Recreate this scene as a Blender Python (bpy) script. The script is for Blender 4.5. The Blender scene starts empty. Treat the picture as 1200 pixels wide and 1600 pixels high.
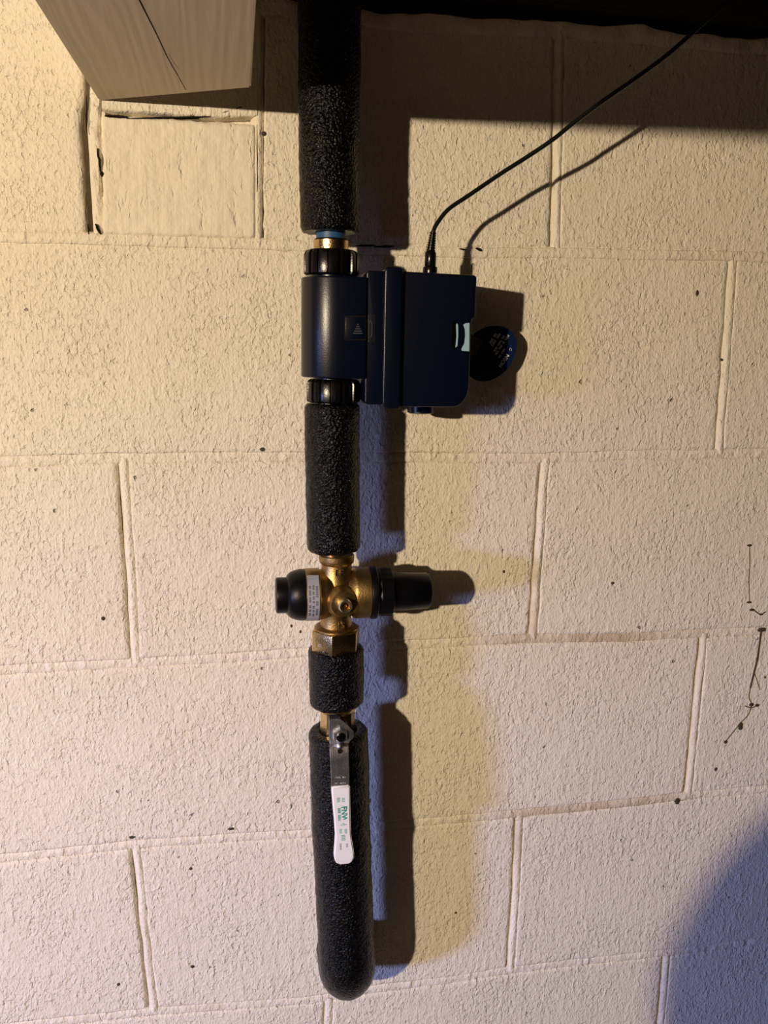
import bpy, bmesh, math, random
import numpy as np
from mathutils import Vector, Matrix, noise
random.seed(7)
PI = math.pi
S = bpy.context.scene

# ------------------------------------------------------------------ camera
F_PX = 1300.51
CAM = Vector((-0.309147, -0.809765, 0.717884))
ROT = (1.37370862, -0.02031161, -0.17766978)
cd = bpy.data.cameras.new('camera'); co = bpy.data.objects.new('camera', cd)
S.collection.objects.link(co); S.camera = co
cd.sensor_fit = 'HORIZONTAL'; cd.sensor_width = 36.0; cd.lens = F_PX / 1200 * 36
cd.clip_start = 0.02
co.location = CAM; co.rotation_euler = ROT
# ------------------------------------------------------------------ world, lamps, exposure
w = bpy.data.worlds.new('world'); S.world = w; w.use_nodes = True
w.node_tree.nodes['Background'].inputs[0].default_value = (0.62, 0.60, 0.75, 1)
w.node_tree.nodes['Background'].inputs[1].default_value = 0.0018
BULB = Vector((-1.39, -1.60, 0.905))
def lamp(name, kind, loc, energy, col, **kw):
    d = bpy.data.lights.new(name, kind); o = bpy.data.objects.new(name, d)
    S.collection.objects.link(o); o.location = loc; d.energy = energy; d.color = col
    for k, v in kw.items(): setattr(d, k, v)
    return o
lamp('bulb_light', 'POINT', BULB, 147.0, (1.0, 0.80, 0.55), shadow_soft_size=0.022)
DAY = Vector((-2.72, -1.60, 0.50))
sp = lamp('daylight_glow', 'SPOT', DAY, 305.0, (0.33, 0.42, 1.0), shadow_soft_size=0.15,
          spot_size=math.radians(44), spot_blend=1.0)
sp.rotation_euler = (Vector((-0.14, 0.0, -0.33)) - DAY).to_track_quat('-Z', 'Y').to_euler()
S.view_settings.view_transform = 'Standard'; S.view_settings.look = 'None'
S.view_settings.gamma = 1; S.view_settings.use_curve_mapping = False
S.view_settings.exposure = 0.0
S.cycles.max_bounces = 6

# ------------------------------------------------------------------ helpers
RM = co.rotation_euler.to_matrix()
def at(u, v, y=0.0):
    """real point on the vertical plane Y=y that stands at this place of the wall"""
    d = RM @ Vector(((u - 600) / F_PX, -(v - 800) / F_PX, -1))
    t = (y - CAM.y) / d.y
    return CAM + d * t
def obj(name, bm, m, parent=None, smooth=True, label=None):
    me = bpy.data.meshes.new(name)
    if isinstance(bm, bmesh.types.BMesh): 
        bmesh.ops.recalc_face_normals(bm, faces=bm.faces)
        bm.to_mesh(me); bm.free()
    else: me = bm; me.name = name
    if m: me.materials.clear(); me.materials.append(m)
    if smooth:
        me.polygons.foreach_set('use_smooth', [True] * len(me.polygons))
        if smooth != 'all':
            me.set_sharp_from_angle(angle=math.radians(38))
    o = bpy.data.objects.new(name, me); S.collection.objects.link(o)
    if parent: o.parent = parent; o.matrix_parent_inverse = Matrix.Identity(4); o.location = -ORG.get(parent.name, Vector()) 
    if label: o['label'] = label
    return o
ORG = {}
def thing(name, label, cat, loc, group=None):
    o = bpy.data.objects.new(name, None); S.collection.objects.link(o)
    o.location = loc; o.empty_display_size = 0.02; ORG[o.name] = Vector(loc)
    o['label'] = label; o['category'] = cat
    if group: o['group'] = group
    return o
def sub(name, bm, m, parent, smooth=True, label=None):
    o = obj(name, bm, m, None, smooth, label); o.parent = parent; return o   # parent mesh already carries the offset
def tag(o, label, cat, group=None, kind=None):
    o['label'] = label; o['category'] = cat
    if group: o['group'] = group
    if kind: o['kind'] = kind
    return o
def frame(axis, up=None):
    z = Vector(axis).normalized(); x = Vector(up) if up else (Vector((0, 0, 1)) if abs(z.z) < .9 else Vector((1, 0, 0)))
    x = (x - z * x.dot(z)).normalized(); y = z.cross(x)
    return Matrix((x, y, z)).transposed()
def lathe(bm, prof, c, axis=(0, 0, 1), n=48, rib=None):
    """prof: list of (r, t) along axis from c; rib(theta, r, t)->r"""
    M = frame(axis); c = Vector(c); rings = []
    for r, t in prof:
        if r < 1e-6: rings.append([bm.verts.new(c + M @ Vector((0, 0, t)))]); continue
        rg = []
        for k in range(n):
            a = 2 * PI * k / n; rr = rib(a, r, t) if rib else r
            rg.append(bm.verts.new(c + M @ Vector((rr * math.cos(a), rr * math.sin(a), t))))
        rings.append(rg)
    for a, b in zip(rings, rings[1:]):
        for k in range(n):
            k2 = (k + 1) % n
            if len(a) == 1 and len(b) == 1: continue
            if len(a) == 1: bm.faces.new((a[0], b[k2], b[k]))
            elif len(b) == 1: bm.faces.new((a[k], a[k2], b[0]))
            else: bm.faces.new((a[k], a[k2], b[k2], b[k]))
    for rg, fl in ((rings[0], 1), (rings[-1], 0)):
        if len(rg) > 1: bm.faces.new(rg[::-1] if fl else rg)
    return bm
def prism(bm, pts, y0, y1, bev=0.0, seg=3, plane='xz'):
    """outline in XZ (or XY for plane='xy') between two depths"""
    P = (lambda a, b, d: Vector((a, d, b))) if plane == 'xz' else (lambda a, b, d: Vector((a, b, d)))
    n0 = len(bm.verts)
    A = [bm.verts.new(P(a, b, y0)) for a, b in pts]; B = [bm.verts.new(P(a, b, y1)) for a, b in pts]
    fa = bm.faces.new(A); fb = bm.faces.new(B[::-1]); n = len(pts)
    fs = [fa, fb] + [bm.faces.new((A[i], B[i], B[(i + 1) % n], A[(i + 1) % n])) for i in range(n)]
    if bev:
        bmesh.ops.recalc_face_normals(bm, faces=fs)
        es = [e for e in set(e for f in fs for e in f.edges) if e.calc_face_angle(0) > math.radians(28)]
        bmesh.ops.bevel(bm, geom=es, offset=bev, segments=seg, profile=0.5, affect='EDGES', clamp_overlap=True)
    return bm
def tube(bm, pts, r, n=16, cap=True):
    pts = [Vector(p) for p in pts]; rs = r if isinstance(r, (list, tuple)) else [r] * len(pts)
    prev = None; rings = []
    for i, p in enumerate(pts):
        t = (pts[min(i + 1, len(pts) - 1)] - pts[max(i - 1, 0)]).normalized()
        if prev is None: M = frame(t); x = M.col[0].copy()
        else: x = (prev - t * prev.dot(t)).normalized()
        y = t.cross(x); prev = x
        rings.append([bm.verts.new(p + (x * math.cos(2 * PI * k / n) + y * math.sin(2 * PI * k / n)) * rs[i]) for k in range(n)])
    for a, b in zip(rings, rings[1:]):
        for k in range(n): bm.faces.new((a[k], a[(k + 1) % n], b[(k + 1) % n], b[k]))
    if cap: bm.faces.new(rings[0][::-1]); bm.faces.new(rings[-1])
    return bm
def spline(ps, m=8):
    ps = [Vector(p) for p in ps]; out = []
    for i in range(len(ps) - 1):
        a, b, c, d = ps[max(i - 1, 0)], ps[i], ps[i + 1], ps[min(i + 2, len(ps) - 1)]
        for k in range(m):
            t = k / m
            out.append(.5 * ((2 * b) + (c - a) * t + (2 * a - 5 * b + 4 * c - d) * t * t + (3 * b - a - 3 * c + d) * t ** 3))
    return out + [ps[-1]]
def text_mesh(body, size, M, extrude=0.00006, bold=0.0, sx=1.0):
    c = bpy.data.curves.new('t', 'FONT'); c.body = body; c.size = size; c.extrude = extrude; c.offset = bold
    c.align_x = 'CENTER'; c.align_y = 'CENTER'; c.resolution_u = 3
    t = bpy.data.objects.new('t', c); S.collection.objects.link(t)
    bpy.context.view_layer.update()
    me = bpy.data.meshes.new_from_object(t.evaluated_get(bpy.context.evaluated_depsgraph_get()))
    bpy.data.objects.remove(t)
    me.transform(Matrix.Scale(sx, 4, (1, 0, 0))); me.transform(M)
    return me
def merge(meshes):
    bm = bmesh.new()
    for m in meshes: bm.from_mesh(m)
    return bm
def wallM(p, rot, normal=(0, -1, 0)):
    """text frame: lies on the plane facing -Y, turned by rot degrees counter-clockwise as seen"""
    R = Matrix.Rotation(math.radians(rot), 3, 'Y').inverted()
    x = R @ Vector((1, 0, 0)); z = Vector((0, -1, 0)); y = z.cross(x)
    return Matrix.Translation(Vector(p)) @ Matrix((x, y, z)).transposed().to_4x4()
def nz(p, s, o=3): return noise.fractal(Vector(p) * s, 0.9, 2.1, o)

# ------------------------------------------------------------------ materials
def mat(name, col, rough=0.5, metal=0.0, spec=0.5, coat=0.0):
    m = bpy.data.materials.new(name); m.use_nodes = True; b = m.node_tree.nodes['Principled BSDF']
    b.inputs['Base Color'].default_value = (*col, 1); b.inputs['Roughness'].default_value = rough
    b.inputs['Metallic'].default_value = metal; b.inputs['Specular IOR Level'].default_value = spec
    b.inputs['Coat Weight'].default_value = coat
    return m
class G:
    def __init__(s, m): s.m = m; s.t = m.node_tree; s.b = s.t.nodes['Principled BSDF']
    def n(s, kind, **kw):
        q = s.t.nodes.new(kind)
        for k, v in kw.items():
            if k in q.inputs.keys() if isinstance(k, str) else False: q.inputs[k].default_value = v
            else: setattr(q, k, v)
        return q
    def l(s, a, b): s.t.links.new(a, b)
    def pos(s, sc=(1, 1, 1)):
        g = s.n('ShaderNodeTexCoord'); mp = s.n('ShaderNodeMapping'); mp.inputs['Scale'].default_value = sc
        s.l(g.outputs['Object'], mp.inputs['Vector']); return mp.outputs[0]
    def noise(s, v, scale, detail=2, rough=.5, dist=0):
        q = s.n('ShaderNodeTexNoise'); q.inputs['Scale'].default_value = scale; q.inputs['Detail'].default_value = detail
        q.inputs['Roughness'].default_value = rough; q.inputs['Distortion'].default_value = dist
        s.l(v, q.inputs['Vector']); return q.outputs['Fac']
    def ramp(s, f, stops):
        q = s.n('ShaderNodeValToRGB'); r = q.color_ramp
        while len(r.elements) < len(stops): r.elements.new(.5)
        for e, (p, c) in zip(r.elements, stops):
            e.position = p; e.color = (c, c, c, 1) if not isinstance(c, tuple) else (*c, 1)
        s.l(f, q.inputs[0]); return q.outputs[0]
    def math(s, op, a, b=0.0, c=None):
        q = s.n('ShaderNodeMath'); q.operation = op
        for i, v in enumerate((a, b) if c is None else (a, b, c)):
            if isinstance(v, (int, float)): q.inputs[i].default_value = v
            else: s.l(v, q.inputs[i])
        return q.outputs[0]
    def mix(s, f, a, b):
        q = s.n('ShaderNodeMix'); q.data_type = 'RGBA'
        for i, v in ((0, f), (6, a), (7, b)):
            if isinstance(v, (int, float)): q.inputs[i].default_value = v
            elif isinstance(v, tuple): q.inputs[i].default_value = (*v, 1)
            else: s.l(v, q.inputs[i])
        return q.outputs[2]
    def bump(s, h, dist, strength=1.0, prev=None):
        q = s.n('ShaderNodeBump'); q.inputs['Strength'].default_value = strength; q.inputs['Distance'].default_value = dist
        s.l(h, q.inputs['Height'])
        if prev: s.l(prev, q.inputs['Normal'])
        return q.outputs[0]
PAINT = (0.80, 0.735, 0.615)
def paint_mat(name, kind):
    m = mat(name, PAINT, 0.62, spec=0.35); g = G(m)
    p = g.pos(); pv = g.pos((1, 1, 0.55))
    # colour
    big = g.noise(p, 5.0, 4, .6); fine = g.noise(p, 60, 4, .6)
    c1 = g.mix(g.ramp(big, [(.35, 0.0), (.7, 1.0)]), PAINT, (0.77, 0.70, 0.575))
    c2 = g.mix(g.math('MULTIPLY', g.ramp(fine, [(.55, 0.0), (.8, 1.0)]), .35), c1, (0.66, 0.58, 0.46))
    # pores: small dark holes in the block face, only some of the cells
    vo = g.n('ShaderNodeTexVoronoi'); vo.inputs['Scale'].default_value = 68; vo.inputs['Randomness'].default_value = 1
    wob = g.n('ShaderNodeVectorMath'); wob.operation = 'ADD'
    nn = g.n('ShaderNodeTexNoise'); nn.inputs['Scale'].default_value = 260; g.l(p, nn.inputs['Vector'])
    sc = g.n('ShaderNodeVectorMath'); sc.operation = 'SCALE'; sc.inputs['Scale'].default_value = .006
    g.l(nn.outputs['Color'], sc.inputs[0]); g.l(p, wob.inputs[0]); g.l(sc.outputs[0], wob.inputs[1]); g.l(wob.outputs[0], vo.inputs['Vector'])
    sep = g.n('ShaderNodeSeparateColor'); g.l(vo.outputs['Color'], sep.inputs[0])
    pick = g.math('GREATER_THAN', sep.outputs[0], .945 if kind == 'block' else .97)
    near = g.ramp(vo.outputs['Distance'], [(.07, 1.0), (.15, 0.0)])
    pore = g.math('MULTIPLY', pick, near)
    c3 = g.mix(g.math('MULTIPLY', pore, .7), c2, (0.20, 0.15, 0.10))
    if kind == 'mortar':
        st = g.noise(p, 7.0, 3, .6)
        sx_ = g.n('ShaderNodeSeparateXYZ'); g.l(p, sx_.inputs[0])
        inx = g.math('MULTIPLY', g.ramp(g.math('ADD', sx_.outputs[0], .5), [(.42, 0.0), (.50, 1.0), (.64, 1.0), (.74, 0.0)]), g.ramp(g.math('ADD', sx_.outputs[2], .3), [(.42, 0.0), (.46, 1.0), (.78, 1.0), (.82, 0.0)]))
        c3 = g.mix(g.math('MULTIPLY', g.math('MULTIPLY', inx, g.ramp(g.noise(p, 14, 3), [(.35, .3), (.6, 1.0)])), .70), c3, (0.48, 0.36, 0.21))
        c3 = g.mix(g.math('MULTIPLY', g.ramp(st, [(.55, 0.0), (.72, 1.0)]), .40), c3, (0.58, 0.47, 0.33))
    g.l(c3, g.b.inputs['Base Color'])
    # relief: fine roller grain, wormy pitted patches, pores
    grain = g.noise(pv, 480, 2, .5)
    nrm = g.bump(grain, 0.0009 if kind != 'smooth' else 0.0003)
    if kind != 'smooth':
        # pits left by the coarse aggregate: islands where the noise dips, crowded in patches
        mask = g.ramp(g.noise(p, 17, 3, .6), [(.38, 0.0), (.64, 1.0)])
        pitn = g.math('ADD', g.noise(g.pos((1, 1, .75)), 230, 3, .55, .3), g.math('MULTIPLY', mask, -.13))
        pit = g.ramp(pitn, [(.27, 0.0), (.39, 1.0)])
        nrm = g.bump(pit, 0.0006 if kind == 'block' else 0.0004, 1.0, nrm)
        nub = g.ramp(g.noise(g.pos((1, 1, .6)), 190, 2, .5, .2), [(.50, 0.0), (.72, 1.0)])
        nrm = g.bump(nub, 0.0005, 1.0, nrm)
        nrm = g.bump(g.noise(pv, 95, 2, .5, .3), 0.0010, 1.0, nrm)
    else:
        st = g.noise(g.pos((1, 1, 0.05)), 150, 3, .6)
        nrm = g.bump(st, 0.0008, 1.0, nrm)
        nrm = g.bump(g.noise(p, 40, 3, .6), 0.0030, 1.0, nrm)
        nrm = g.bump(g.ramp(g.noise(g.pos((1, 1, .4)), 130, 3, .6), [(.30, 0.0), (.40, 1.0)]), 0.0007, 1.0, nrm)
    nrm = g.bump(g.math('MULTIPLY', pore, -1.0), 0.0016, 1.0, nrm)
    g.l(nrm, g.b.inputs['Normal'])
    return m
M_block = paint_mat('painted block', 'block'); M_mortar = paint_mat('painted mortar', 'mortar'); M_smooth = paint_mat('smooth painted patch', 'smooth')
def wood(name, col, dark, rough=.55):
    m = mat(name, col, rough, spec=.35); g = G(m)
    v = g.pos((1, .07, 1)); a = g.noise(v, 85, 4, .55, 1.2); b = g.noise(g.pos((1, .12, 1)), 22, 3, .6, 2.5)
    wv = g.n('ShaderNodeTexWave'); wv.inputs['Scale'].default_value = 40; wv.inputs['Distortion'].default_value = 14; wv.inputs['Detail'].default_value = 2
    wv.inputs['Detail Scale'].default_value = .8; g.l(g.pos((1, .10, .6)), wv.inputs['Vector'])
    g.l(g.mix(g.math('MULTIPLY', g.ramp(b, [(.45, 0.0), (.75, 1.0)]), .5), col, dark), g.b.inputs['Base Color'])
    n1 = g.bump(wv.outputs['Fac'], .00018); n2 = g.bump(a, .0006, 1, n1); g.l(n2, g.b.inputs['Normal'])
    return m
M_beam = wood('painted timber', (0.62, 0.54, 0.42), (0.52, 0.44, 0.33))
M_raw = wood('old dark timber', (0.10, 0.065, 0.04), (0.05, 0.03, 0.02), .8)
M_sill = wood('shade-toned sill timber', (0.035, 0.026, 0.02), (0.02, 0.014, 0.01), .85)  # unlit sill: its shade is put into the near-black colour
def foam(name, sparkle):
    m = mat(name, (0.0014, 0.0014, 0.0024), .38, spec=.22); g = G(m); p = g.pos()
    a = g.noise(p, 520, 2, .6); b = g.noise(p, 60, 2, .5)
    vo = g.n('ShaderNodeTexVoronoi'); vo.inputs['Scale'].default_value = 430; g.l(p, vo.inputs['Vector'])
    n1 = g.bump(b, .0012); n2 = g.bump(vo.outputs['Distance'], .0011 * sparkle, 1, n1); n3 = g.bump(a, .0012 * sparkle, 1, n2)
    g.l(n3, g.b.inputs['Normal'])
    g.l(g.ramp(g.noise(p, 300, 2), [(.3, .16), (.7, .34)]), g.b.inputs['Roughness'])
    return m
M_foam = foam('black foam', 1.0)
def plastic(name, col, rough, bump=.0002, scale=900, spec=.38):
    m = mat(name, col, rough, spec=spec); g = G(m); g.l(g.bump(g.noise(g.pos(), scale, 2), bump), g.b.inputs['Normal']); return m
M_navy = plastic('navy plastic', (0.0010, 0.0030, 0.0110), .30, .00007)
M_navy2 = plastic('navy card', (0.004, 0.012, 0.060), .35, .00003)
M_black = plastic('black plastic', (0.002, 0.002, 0.0024), .24, .00008)
M_rubber = plastic('black rubber', (0.002, 0.002, 0.0026), .36, .00010, spec=.22)
M_pale = mat('pale blue print', (0.30, 0.50, 0.60), .5)
def brass(name, col, rough):
    m = mat(name, col, rough, metal=1.0); g = G(m); p = g.pos()
    g.l(g.bump(g.noise(p, 700, 3), .00022), g.b.inputs['Normal'])
    g.l(g.mix(g.ramp(g.noise(p, 90, 3), [(.4, 0.0), (.7, 1.0)]), col, tuple(c * .6 for c in col)), g.b.inputs['Base Color'])
    return m
M_brass = brass('cast brass', (0.42, 0.28, 0.11), .40)
M_brass2 = brass('machined brass', (0.72, 0.52, 0.25), .25)
M_steel = brass('plated steel', (0.62, 0.63, 0.67), .36)
M_solder = brass('tinned collar', (0.80, 0.78, 0.74), .35)
M_blue = mat('blue tape', (0.02, 0.09, 0.22), .5)
M_white = mat('white vinyl', (0.82, 0.80, 0.80), .38)
M_green = mat('green print', (0.0, 0.24, 0.17), .6)
M_teal = mat('pale green print', (0.18, 0.45, 0.37), .6)
M_greyp = mat('grey print', (0.16, 0.18, 0.19), .6)
M_whitep = mat('white print', (0.85, 0.85, 0.9), .6)
M_greyt = mat('grey raised mark', (0.045, 0.05, 0.06), .5)
M_label = mat('silver paper label', (0.33, 0.34, 0.38), .5)
M_ink = mat('black ink', (0.03, 0.03, 0.035), .6)
M_hole = mat('cavity shade', (0.012, 0.009, 0.007), .9, spec=.1)  # near-black colour stands for the shade inside holes, cracks and gaps
M_dirt = mat('dried root', (0.05, 0.035, 0.02), .8)
M_floor = mat('concrete floor', (0.12, 0.11, 0.10), .8)
M_cable = mat('black cable jacket', (0.006, 0.007, 0.007), .25)
M_tab = mat('grey smoked tab', (0.11, 0.10, 0.09), .4)

# ------------------------------------------------------------------ the block wall
B = 0.2032
def poly(px): return [(at(u, v).x, at(u, v).z) for u, v in px]
J = {5: [(-.6, 1.016)] + poly([(640, 38), (873, 47), (1040, 62), (1200, 76)]),
     4: poly([(0, 370), (150, 373), (250, 377), (400, 381), (560, 388), (720, 395), (870, 395), (1000, 398), (1148, 400), (1200, 402)]),
     3: poly([(0, 722), (195, 716), (470, 714), (640, 715), (850, 716), (1000, 711), (1125, 710), (1200, 708)]),
     2: poly([(0, 1048), (210, 1036), (400, 1026), (600, 1010), (740, 1003), (835, 998), (980, 997), (1098, 990), (1200, 986)]),
     1: poly([(0, 1343), (120, 1330), (213, 1320), (400, 1308), (480, 1304), (640, 1288), (810, 1272), (960, 1258), (1078, 1244), (1200, 1234)]),
     0: poly([(0, 1608), (240, 1582), (380, 1572), (480, 1565), (600, 1545), (700, 1533), (798, 1517), (900, 1505), (1040, 1490), (1200, 1470)])}
for k in (-1, -2, -3, -4): J[k] = [(-.6, k * B), (.5, k * B - .002)]
def jz(k, x):
    q = J[k]; return float(np.interp(x, [a for a, _ in q], [b for _, b in q]))
def vj(*px):                       # vertical joint as (z, x) pairs, top first
    return [(at(u, v).z, at(u, v).x) for u, v in px]
def vx(q, z): return float(np.interp(z, [a for a, _ in q][::-1], [b for _, b in q][::-1]))
def flat(x): return [(9, x), (-9, x)]
V = {4: [vj((143, 60), (134, 200), (144, 372)), None, vj((876, 50), (873, 200), (868, 392))],
     3: [vj((1147, 400), (1135, 560), (1124, 712))],
     2: [vj((192, 722), (203, 880), (212, 1033)), vj((852, 722), (843, 850), (833, 995))],
     1: [vj((1100, 992), (1089, 1110), (1076, 1240))],
     0: [vj((212, 1322), (222, 1420), (240, 1578)), vj((812, 1275), (806, 1400), (798, 1517))],
     -1: [vj((514, 1565), (512, 1610)), vj((1043, 1492), (1033, 1600))]}
XL, XR = -2.8, 1.45
wall = bpy.data.objects.new('wall_back', None); S.collection.objects.link(wall); wall['kind'] = 'structure'; wall.location = (0, 0, 0)
def block(course, ql, qr, hires, m=None, zt=None, zb=None, hl=.0048, y0=0.0, seed=0, name='concrete_block'):
    """front face grid with worn rounded arrises, edge returns going 12 mm deep"""
    nx, nzv = (120, 60) if hires else (10, 5)
    zmid = course * B + B / 2
    vals = []
    us = [0.5 - 0.5 * math.cos(PI * i / nx) if False else i / nx for i in range(nx + 1)]
    # denser samples near the arrises
    def dens(n):
        k = [0, .0015, .004, .008, .014] if hires else [0, .004]
        inner = list(np.linspace(k[-1] + .012, 1 - k[-1] - .012, n))
        return k + inner + [1 - a for a in k[::-1]]
    us = dens(nx); vs = dens(nzv); 
    sx = random.uniform(-.0010, .0010); sz = random.uniform(-.0008, .0008); tilt = (random.uniform(-.0005, .0005), random.uniform(-.0005, .0005))
    bm = bmesh.new(); G_ = []
    W = 0.4; H = B
    for v in vs:
        row = []
        for u in us:
            xl = xr = 0
            z_guess = (zb if zb is not None else jz(course, -.2)) * (1 - v) + (zt if zt is not None else jz(course + 1, -.2)) * v
            for _ in (0, 1):
                xl = vx(ql, z_guess) + hl; xr = vx(qr, z_guess) - hl
                x = xl * (1 - u) + xr * u
                b_ = (zb if zb is not None else jz(course, x)) + .0045; t_ = (zt if zt is not None else jz(course + 1, x)) - .0045
                z_guess = b_ * (1 - v) + t_ * v
            z = z_guess
            du = min(u, 1 - u) * (xr - xl); dv = min(v, 1 - v) * (t_ - b_); d = min(du, dv)
            wob = noise.noise(Vector((x * 60, z * 60, seed))) * .0011 + noise.noise(Vector((x * 180, z * 180, seed + 3))) * .0006 if hires else 0
            rr = .0034 + noise.noise(Vector((x * 38, z * 38, seed + 9))) * .002
            if v not in (vs[0], vs[-1]) or u in (us[0], us[-1]): pass
            dl = u * (xr - xl); dr = (1 - u) * (xr - xl)
            y = y0 + .0030 * max(0, 1 - dr / max(rr, .001)) ** 1.8 + .0006 * max(0, 1 - dl / .0016) ** 1.6 + .0016 * max(0, 1 - dv / max(rr * .8, .001)) ** 1.8
            if hires:
                y += noise.noise(Vector((x * 14, z * 14, seed))) * .0005 + noise.noise(Vector((x * 90, z * 75, seed + 5))) * .00022
                k = max(0, 1 - d / .012)
                x += wob * k * (1 if u < .5 else -1); z += wob * k
            y += sx * 0 + tilt[0] * (u - .5) + tilt[1] * (v - .5)
            row.append(bm.verts.new((x, y, z)))
        G_.append(row)
    for a, b in zip(G_, G_[1:]):
        for i in range(len(us) - 1): bm.faces.new((a[i], a[i + 1], b[i + 1], b[i]))
    rim = G_[0] + [r[-1] for r in G_[1:]] + G_[-1][-2::-1] + [r[0] for r in G_[-2:0:-1]]
    back = [bm.verts.new((v.co.x, .014, v.co.z)) for v in rim]
    for i in range(len(rim)):
        j = (i + 1) % len(rim); bm.faces.new((rim[i], back[i], back[j], rim[j]))
    return obj(name, bm, m or M_block, wall, 'all')
L4 = 0.4064
sd = 0
def run(course, joints, x0, x1, **kw):
    """blocks between consecutive joints, continued at the 16 inch module both ways"""
    global sd
    js = list(joints); mid = course * B + .1
    while vx(js[0], mid) > x0: js.insert(0, flat(vx(js[0], mid) - L4))
    while vx(js[-1], mid) < x1: js.append(flat(vx(js[-1], mid) + L4))
    for a, b in zip(js, js[1:]):
        sd += 1
        xa, xb = vx(a, mid), vx(b, mid)
        hi = xb > -.60 and xa < .40 and course >= -1
        block(course, a, b, hi, seed=sd * 7.3, **kw)
    return js
JV = {}
JV[3] = run(3, [flat(vx(V[3][0], .7) - L4), V[3][0]], XL, XR)
JV[2] = run(2, V[2], XL, XR)
JV[1] = run(1, [flat(vx(V[1][0], .3) - L4), V[1][0]], XL, XR)
JV[0] = run(0, V[0], XL, XR)
JV[-1] = run(-1, V[-1], XL, XR)
for k in (-2, -3, -4): JV[k] = run(k, [flat(-.40 if k % 2 == 0 else -.20)], XL, XR)
# top course: block left of the pocket, cut infill piece under the beam, block right of it
qL = V[4][0]; qP0 = vj((163, 60), (160, 200), (160, 372)); qP1 = vj((403, 60), (402, 190), (402, 378)); q2 = V[4][2]
JV[4] = []
js = [qL]
while vx(js[0], .9) > XL: js.insert(0, flat(vx(js[0], .9) - L4))
for a, b in zip(js, js[1:]): sd += 1; block(4, a, b, vx(b, .9) > -.6, seed=sd * 7.3, hl=.004)
js2 = [q2]
while vx(js2[-1], .9) < XR: js2.append(flat(vx(js2[-1], .9) + L4))
block(4, qP1, q2, True, seed=501, hl=.006)
for a, b in zip(js2, js2[1:]): sd += 1; block(4, a, b, vx(a, .9) < .4, seed=sd * 7.3)
PZ = at(280, 186).z
block(4, qP0, qP1, True, M_smooth, zt=PZ + .0035, hl=.0006, y0=-.0012, seed=77, name='infill_block')
# mortar joints: every bed joint and every upright joint is a strip of its own
def bed(k, x0, x1, n, wd=.0066, dep=.0022):
    if k == 4: dep = .0010
    bm = bmesh.new(); R = []
    for i in range(n + 1):
        x = x0 + (x1 - x0) * i / n; z = jz(k, x); row = []
        lump = noise.noise(Vector((x * 45, k * 5.1, 2))) * .5 + noise.noise(Vector((x * 160, k * 3.3, 7))) * .5
        for j in range(9):
            s = j / 8 * 2 - 1
            zz = z + s * wd + noise.noise(Vector((x * 70, k, s * 2))) * .0009
            y = dep - .0016 * (1 - s * s) + lump * .0013 * (1 - s * s) - max(0, noise.noise(Vector((x * 130, zz * 130, k)))) * .0013 * (1 - s * s)
            if abs(s) == 1: y = .006
            row.append(bm.verts.new((x, y, zz)))
        R.append(row)
    for a, b in zip(R, R[1:]):
        for j in range(8): bm.faces.new((a[j], b[j], b[j + 1], a[j + 1]))
    return obj('mortar_joint', bm, M_mortar, wall, 'all')
def upright(q, z0, z1, n=90, wd=.0064, dep=.0032, lean=0):
    bm = bmesh.new(); R = []
    for i in range(n + 1):
        z = z0 + (z1 - z0) * i / n; x = vx(q, z); row = []
        wx = noise.noise(Vector((x * 9, z * 22, 1.7))) * .0012
        ww = wd * (1 + .22 * noise.noise(Vector((4, z * 30, x * 3))))
        for j in range(9):
            s = j / 8 * 2 - 1
            y = float(np.interp(s, (-1, -.74, -.45, -.1, .25, .62, .85, 1), (.0075, .0044, .0014, -.0002, -.0004, .0004, .0013, .0030))) + (dep - .0032) * .5 + noise.noise(Vector((x * 60, z * 60, s * 1.5))) * .0005
            row.append(bm.verts.new((x + wx + s * ww, y, z)))
        R.append(row)
    for a, b in zip(R, R[1:]):
        for j in range(8): bm.faces.new((a[j], b[j], b[j + 1], a[j + 1]))
    return obj('mortar_joint', bm, M_mortar, wall, 'all')
for k in range(4, -4, -1):
    hi = k >= 0
    bed(k, XL, -.60, 20); bed(k, -.60, .40, 700 if hi else 30); bed(k, .40, XR, 20)
for k in JV:
    if k == 4: continue
    for q in JV[k]:
        x = vx(q, k * B + .1)
        upright(q, jz(k, x), jz(k + 1, x), 90 if (-.6 < x < .4 and k > -2) else 8)
upright(q2, jz(4, -.02), 1.012, wd=.0052); upright(qP1, jz(4, -.3), 1.012, wd=.0052, dep=.0026)
# wide crumbling mortar between the left block and the infill
bm = bmesh.new(); R = []
for i in range(121):
    z = jz(4, -.43) + (1.012 - jz(4, -.43)) * i / 120; row = []
    xa = vx(qL, z) + .001; xb = vx(qP0, z) + .0015
    for j in range(15):
        t = j / 14; x = xa + (xb - xa) * t
        y = .0032 - .0026 * math.sin(PI * min(1, t * 1.1)) ** .8 + noise.noise(Vector((x * 120, z * 70, 3))) * .0022 + noise.noise(Vector((x * 300, z * 260, 8))) * .0008
        if .70 < t < .90: y += .006 * max(0, noise.noise(Vector((1.5, z * 40, 2))) + .35)
        row.append(bm.verts.new((x, y, z)))
    R.append(row)
for a, b in zip(R, R[1:]):
    for j in range(14): bm.faces.new((a[j], a[j + 1], b[j + 1], b[j]))
obj('mortar_joint', bm, M_mortar, wall, 'all')
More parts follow.
